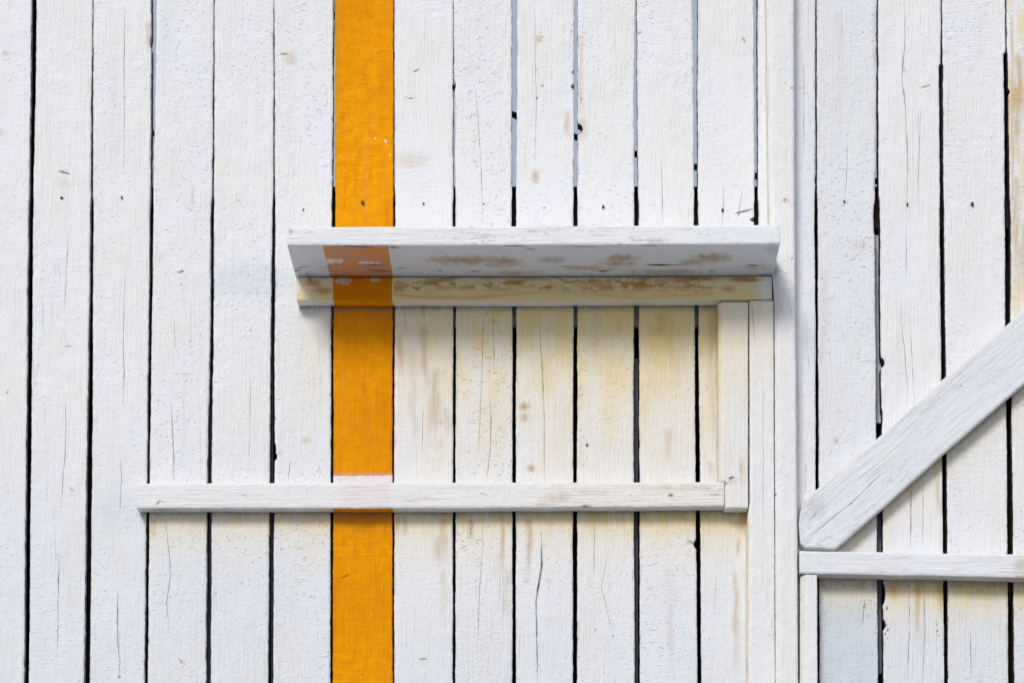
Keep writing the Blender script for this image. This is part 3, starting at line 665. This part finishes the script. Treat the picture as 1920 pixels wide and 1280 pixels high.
# ------------------------------------------------------------------ long horizontal batten
def batten_wear(px, py, fc, A, H):
    front = fc == 0; under = fc == 2
    A['saw'][:] = 0.1; A['flk'] = front * (.12 + .10 * sst(600, 1100, px))
    d = np.minimum(px - 622 - (py - 950) * .5, 737 - px) / 5.0
    A['org'] = np.where(under, np.clip(d, -1, 1), -1)
    A['pnk'] += front * .8 * np.clip(np.minimum(px - 627 - 14 * vn(py / 6, 0 * py, 5) * (py < 940), 735.5 - px) / 10, 0, 1) * (.6 + .5 * fbm(px / 30, py / 4, 9, 2)) * (px > 620) * (px < 740)
    s = np.zeros_like(px)
    for i, (cx, cy, rx, ry, st) in enumerate(((790, 934, 44, 4, .22), (880, 914, 50, 3.5, .14), (1040, 935, 26, 10, .36), (1058, 928, 16, 10, .3), (1110, 922, 40, 7, .15), (1250, 914, 80, 6, .22), (1098, 948, 12, 3.5, .6), (1259, 928, 6, 4, .5), (770, 938, 18, 5, .2), (1020, 945, 20, 4, .35))):
        s = np.maximum(s, st * ell(px, py, cx, cy, rx, ry, 120 + i, .5))
    A['stn'] += front * s; A['bare'] += front * s * .35
    A['yel'] += .06 + front * .10 * sst(850, 1200, px)
    A['grime_shade'] += under * (.5 * ell(px, py, 310, 955, 26, 4, 77) + .15)
    for x0, y0, x1, y1, wd in ((293, 945, 300, 938, 1.6), (302, 938, 310, 941, .7), (1253, 929, 1260, 927, 1.5), (900, 924, 912, 927, .9), (452, 926, 464, 930, .7), (1180, 927, 1184, 928, 1.0), (1085, 947, 1105, 951, 1.0), (1330, 927, 1357, 926, .7), (1300, 913, 1356, 917, .5)):
        dd, t = seg_d(px, py, x0, y0, x1, y1); q = front * np.clip((wd * (0.5 + 2 * t * (1 - t)) + .3 - dd) / 1.2, 0, 1)
        A['crk'] = np.maximum(A['crk'], q)
BE = 26.5
bo = (float(world(800, 0, 0)[0]), 0.0, wy(955, 0))
o = board('horizontal_batten', None, bo, pl([(255, 905.5), (800, 904), (1357, 903.5)]), pl([(255, 952), (800, 952), (1357, 948.5)]), hv(256, 1356.5), BE, BE - 3.0, horizontal, wear=batten_wear, seed=961, saw=.1, amp=0.4, side_step=2.4, rag=0.5, round_=1.6)
tag(o, 'long white horizontal batten crossing the planks below the shelf', 'batten')

# ------------------------------------------------------------------ upright batten closing the frame under the shelf
def upright_wear(px, py, fc, A, H):
    A['saw'][:] = .1; A['flk'][:] = .1
    A['yel'] += (.42 * (1 - sst(565, 860, py)) + .10) * (1 + .4 * (fc != 0)) + .25 * (px < 1353) * (py < 905)
    A['stn'] += (fc == 0) * (.42 * ell(px, py, 1391, 880, 7, 34, 131) + .35 * ell(px, py, 1372, 900, 16, 8, 132) + .1 * ell(px, py, 1365, 860, 12, 40, 133))
    dd, t = seg_d(px, py, 1368, 896, 1375, 894); A['crk'] = np.maximum(A['crk'], np.clip((2.0 - dd) / 1.2, 0, 1) * (fc == 0))
uo = (float(world(1375, 0, 0)[0]), 0.0, wy(957, 0))
o = board('upright_batten', None, uo, pl([(560, 1346.5), (565, 1346.5), (902.5, 1347), (903.5, 1358), (960, 1358.5)]), pl([(560, 1402.5), (960, 1403)]), hv(566.5, 950.5), 28.0, 25.5, vertical, wear=upright_wear, seed=971, saw=.1, chL=8, amp=.35, rag=.4, side_step=2.6)
tag(o, 'short white upright batten hanging below the right end of the shelf', 'batten')

# ------------------------------------------------------------------ trim board and post
def trim_wear(px, py, fc, A, H):
    A['saw'][:] = .15; A['flk'][:] = .06
    A['yel'] += .32 * (1 - sst(570, 800, py)) + .05 + .35 * (px < 1407.5) * (py > 950)
    A['stn'] += .35 * streak(px, py, 1411, 565, 640, 3, 5) + .25 * streak(px, py, 1424, 565, 620, 4, 6)
    A['grime_shade'] += .3 * np.exp(-np.clip((px - 1402) / 2, 0, 9)) * (py > 955) * sst(.5, .7, fbm(px / 5, py / 30, 4, 2))
to = (float(world(1428, 0, 0)[0]), 0.0, 0.0)
TE = 30.0
vt = np.concatenate([np.arange(564, 1306, 2.2), np.linspace(1312, VY + (Z0PX - VY) * D / (D - TE), 40)])
o = board('trim_board', None, to, pl([(560, 1405.5), (940, 1406), (965, 1402.5), (1280, 1402), (Z0PX, 1402)]), pl([(560, 1450), (1280, 1453.5), (Z0PX, 1455)]), vt, TE, TE - 0.4, vertical, wear=trim_wear, seed=981, saw=.15, chL=4, amp=.35, rag=.45,
          cracks=[[[(1408.5, 566, 1.3), (1411, 590), (1416, 640)]], [[(1431, 700, .5), (1432, 1000)]]])
tag(o, 'white trim board running down from the ledger end to the ground', 'board')

def post_wear(px, py, fc, A, H):
    A['saw'][:] = .1; A['flk'][:] = .10 + .3 * ((py > 490) & (py < 620))
    A['yel'] += .06 + .12 * (px < 1447) * (py < 430)
    A['bare'] += .8 * ell(px, py, 1457, 507, 6, 12, 141) + .25 * streak(px, py, 1460, 500, 620, 8, 3)
    A['stn'] += .4 * ell(px, py, 1474, 376, 8, 5, 142) + .2 * streak(px, py, 1441, 380, 430, 3, 8)
    for cx, cy, r in ((1471, 375, 1.6), (1485, 485, 1.5), (1453, 925, 2.8), (1484, 165, 1.4)):
        q = np.clip((r + .8 - np.hypot(px - cx, py - cy)) / 1.5, 0, 1); A['crk'] = np.maximum(A['crk'], q * (fc == 0))
    H += (fc == 0) * .9 * np.maximum(0, fbm(px / 4, py / 4, 8, 2) - .52) * 4 * (ell(px, py, 1477, 115, 14, 22, 3) + ell(px, py, 1480, 280, 10, 30, 4) + ell(px, py, 1467, 905, 14, 34, 5) + ell(px, py, 1475, 370, 14, 14, 6))
po = (float(world(1470, 0, 0)[0]), 0.0, 0.0)
PE = 36.0
vp = np.concatenate([np.linspace(-260, -30, 12), np.arange(-24, 1306, 2.2), np.linspace(1312, VY + (Z0PX - VY) * D / (D - PE), 40)])
o = board('corner_post', None, po, pl([(-260, 1434), (0, 1437), (425, 1442.5), (520, 1450), (560, 1453), (1280, 1455), (Z0PX, 1457)]), pl([(-260, 1488), (0, 1489), (425, 1490), (640, 1492), (960, 1495), (1280, 1496.5), (Z0PX, 1500)]), vp, PE, PE - 0.4, vertical,
          wear=post_wear, seed=991, saw=.1, chL=8, chR=3, amp=.4, rag=.45)
tag(o, 'full height white post beside the right end of the shelf', 'post')

# ------------------------------------------------------------------ diagonal brace
ca, sa = math.cos(math.radians(41.0)), math.sin(math.radians(41.0))
def rot(px, py): return (px * sa + py * ca, px * ca - py * sa)          # (across, along)
def unrot(u, v): return (v * ca + u * sa, u * ca - v * sa)
top = [(1501, 1020), (1497, 981), (1504, 942), (1528, 920), (1612, 851), (1766, 713), (1919, 582), (2260, 290)]
bot = [(1501, 1020), (1512, 1025), (1566, 1028), (1655, 951), (1773, 845), (1919, 719), (2260, 425)]
tu = [rot(*q)[::-1] for q in top]; bu_ = [rot(*q)[::-1] for q in bot]
bu_[0] = (bu_[0][0], bu_[0][1] + 6)
def brace_wear(px, py, fc, A, H):
    A['saw'][:] = 0; A['flk'] = (fc == 0) * (.16 + .2 * (py > 880))
    A['yel'] += .03 + (fc == 2) * .2; A['cool'] += .32
    u, v = rot(px, py)
    dd, t = seg_d(px, py, 1800, 722, 1804, 724); A['crk'] = np.maximum(A['crk'], np.clip((1.6 - dd) / 1.2, 0, 1) * (fc == 0) * .7)
    d = np.hypot(px - 1801, (py - 722)); H += (fc == 0) * (.8 * np.exp(-(d / 9) ** 2) + .35 * np.sin(d * 1.1) * np.exp(-(d / 14) ** 2))
    d = np.hypot(px - 1596, py - 944); A['crk'] = np.maximum(A['crk'], np.clip((1.8 - d) / 1.2, 0, 1) * (fc == 0))
    H += (fc == 0) * .35 * (vn(u / 4.5, v / 70.0, 5) - .5) + (fc == 0) * .25 * (vn(u / 2.8, v / 90.0, 6) - .5)
    A['bare'] += (fc == 0) * .25 * sst(.62, .8, fbm(u / 6, v / 60, 8, 3))
    A['grime_shade'] += (fc == 0) * .22 * ell(px, py, 1530, 950, 26, 22, 8)
c0 = rot(1505, 1016); c1 = rot(1596, 944); c2 = rot(1660, 885)
vb = np.arange(min(tu[0][0], bu_[0][0]) + 1.5, rot(2240, 300)[1], 2.2)
brx, brz = world(1700, 870, 24)
o = board('diagonal_brace', None, (float(brx), 0.0, float(brz)), pl(tu), pl(bu_), vb, 24.0, 21.5, unrot, wear=brace_wear, seed=1001, saw=0, amp=.45, rag=.4, side_step=2.4, round_=1.4,
          cracks=[[[(c0[0], c0[1], 1.2), (c1[0], c1[1]), (c2[0] - 2, c2[1])]]])
tag(o, 'white diagonal brace rising from the post above the corner frame', 'brace')

# ------------------------------------------------------------------ corner frame: rail and stile
fo = (float(world(1515, 0, 0)[0]), 0.0, 0.0)
frame = tag(empty('timber_framing', fo), 'white corner frame of rail and stile under the diagonal brace', 'framing')
def rail_wear(px, py, fc, A, H):
    A['saw'][:] = 0; A['flk'] = (fc == 0) * .2
    A['cool'] += .25; A['yel'] += .03 + (fc == 2) * .25 + (fc == 0) * .25 * sst(1895, 1925, px)
    A['grime_shade'] += (fc == 2) * .35 + (fc == 0) * .35 * ell(px, py, 1912, 1060, 16, 16, 5)
    A['stn'] += (fc == 0) * .3 * ell(px, py, 1918, 1080, 22, 4, 6) + (fc == 2) * .4 * ell(px, py, 1900, 1084, 60, 4, 7)
    H += (fc == 0) * .6 * (vn(py / 4.0 + 2.2 * np.sin(px / 70.0), px / 40.0, 5) - .5)
RE = 32.0
board('rail', frame, fo, pl([(1497, 1032), (1920, 1039), (2400, 1047)]), pl([(1497, 1073.5), (1533, 1074.5), (1920, 1082), (2400, 1091)]), np.concatenate([hv(1499, 1960), np.linspace(1970, 2390, 40)]), RE, RE - 3.0, horizontal, wear=rail_wear, seed=1011, saw=0, amp=.45, rag=.5, side_step=2.4, round_=1.8)
def stile_wear(px, py, fc, A, H):
    A['saw'][:] = 0; A['flk'][:] = .15; A['yel'] += .05 + .1 * (px < 1512)
    A['bare'] += .4 * ell(px, py, 1510, 1062, 16, 4, 5)
board('stile', frame, fo, pl([(1060, 1501), (1280, 1500.5), (Z0PX, 1499)]), pl([(1060, 1532), (1280, 1533), (Z0PX, 1534)]), np.concatenate([np.arange(1077, 1306, 2.2), np.linspace(1312, VY + (Z0PX - VY) * D / (D - 31.0), 40)]), 31.0, 30.6, vertical,
      wear=stile_wear, seed=1021, saw=0, chL=10, amp=.6, rag=.5)

# ------------------------------------------------------------------ cables hanging behind the wall
def cable(pts, depth, r, label):
    P = []
    xs = np.array([q[0] for q in pts], float); ys = np.array([q[1] for q in pts], float)
    co_ = np.polyfit((xs - 1000) / 500, ys, min(4, len(pts) - 1))
    for q in np.linspace(xs[0], xs[-1], 60):
        x, z = world(q, np.polyval(co_, (q - 1000) / 500), -depth); P.append((float(x), depth / 1000.0, float(z)))
    n = 8; vsx = []; fs = []
    for i, p in enumerate(P):
        a = np.array(P[max(0, i - 1)]); b = np.array(P[min(len(P) - 1, i + 1)]); t = (b - a) / np.linalg.norm(b - a)
        u = np.array([0, 1, 0]); w_ = np.cross(t, u)
        for j in range(n):
            an = 2 * math.pi * j / n; vsx.append(tuple(np.array(p) + r * (math.cos(an) * u + math.sin(an) * w_)))
    for i in range(len(P) - 1):
        for j in range(n): fs.append((i * n + j, i * n + (j + 1) % n, (i + 1) * n + (j + 1) % n, (i + 1) * n + j))
    fs += [tuple(range(n)), tuple(range((len(P) - 1) * n, len(P) * n))[::-1]]
    me = bpy.data.meshes.new('cable'); me.from_pydata(vsx, [], fs); me.update(); me.materials.append(RUBBER)
    o = bpy.data.objects.new('cable', me); C.objects.link(o)
    tag(o, label, 'cable')
cable([(420, -160), (512, -60), (625, 30), (738, 105), (851, 160), (963, 213), (1080, 258), (1193, 293), (1305, 317), (1417, 331), (1530, 338), (1660, 336), (1800, 325)], 180, 0.0062, 'dark cable sagging behind the planks right of the orange one, seen through the gaps')
cable([(80, 70), (170, 150), (285, 248), (400, 345), (500, 430)], 130, 0.0045, 'dark cable slanting behind the planks left of the shelf, seen through the gaps')
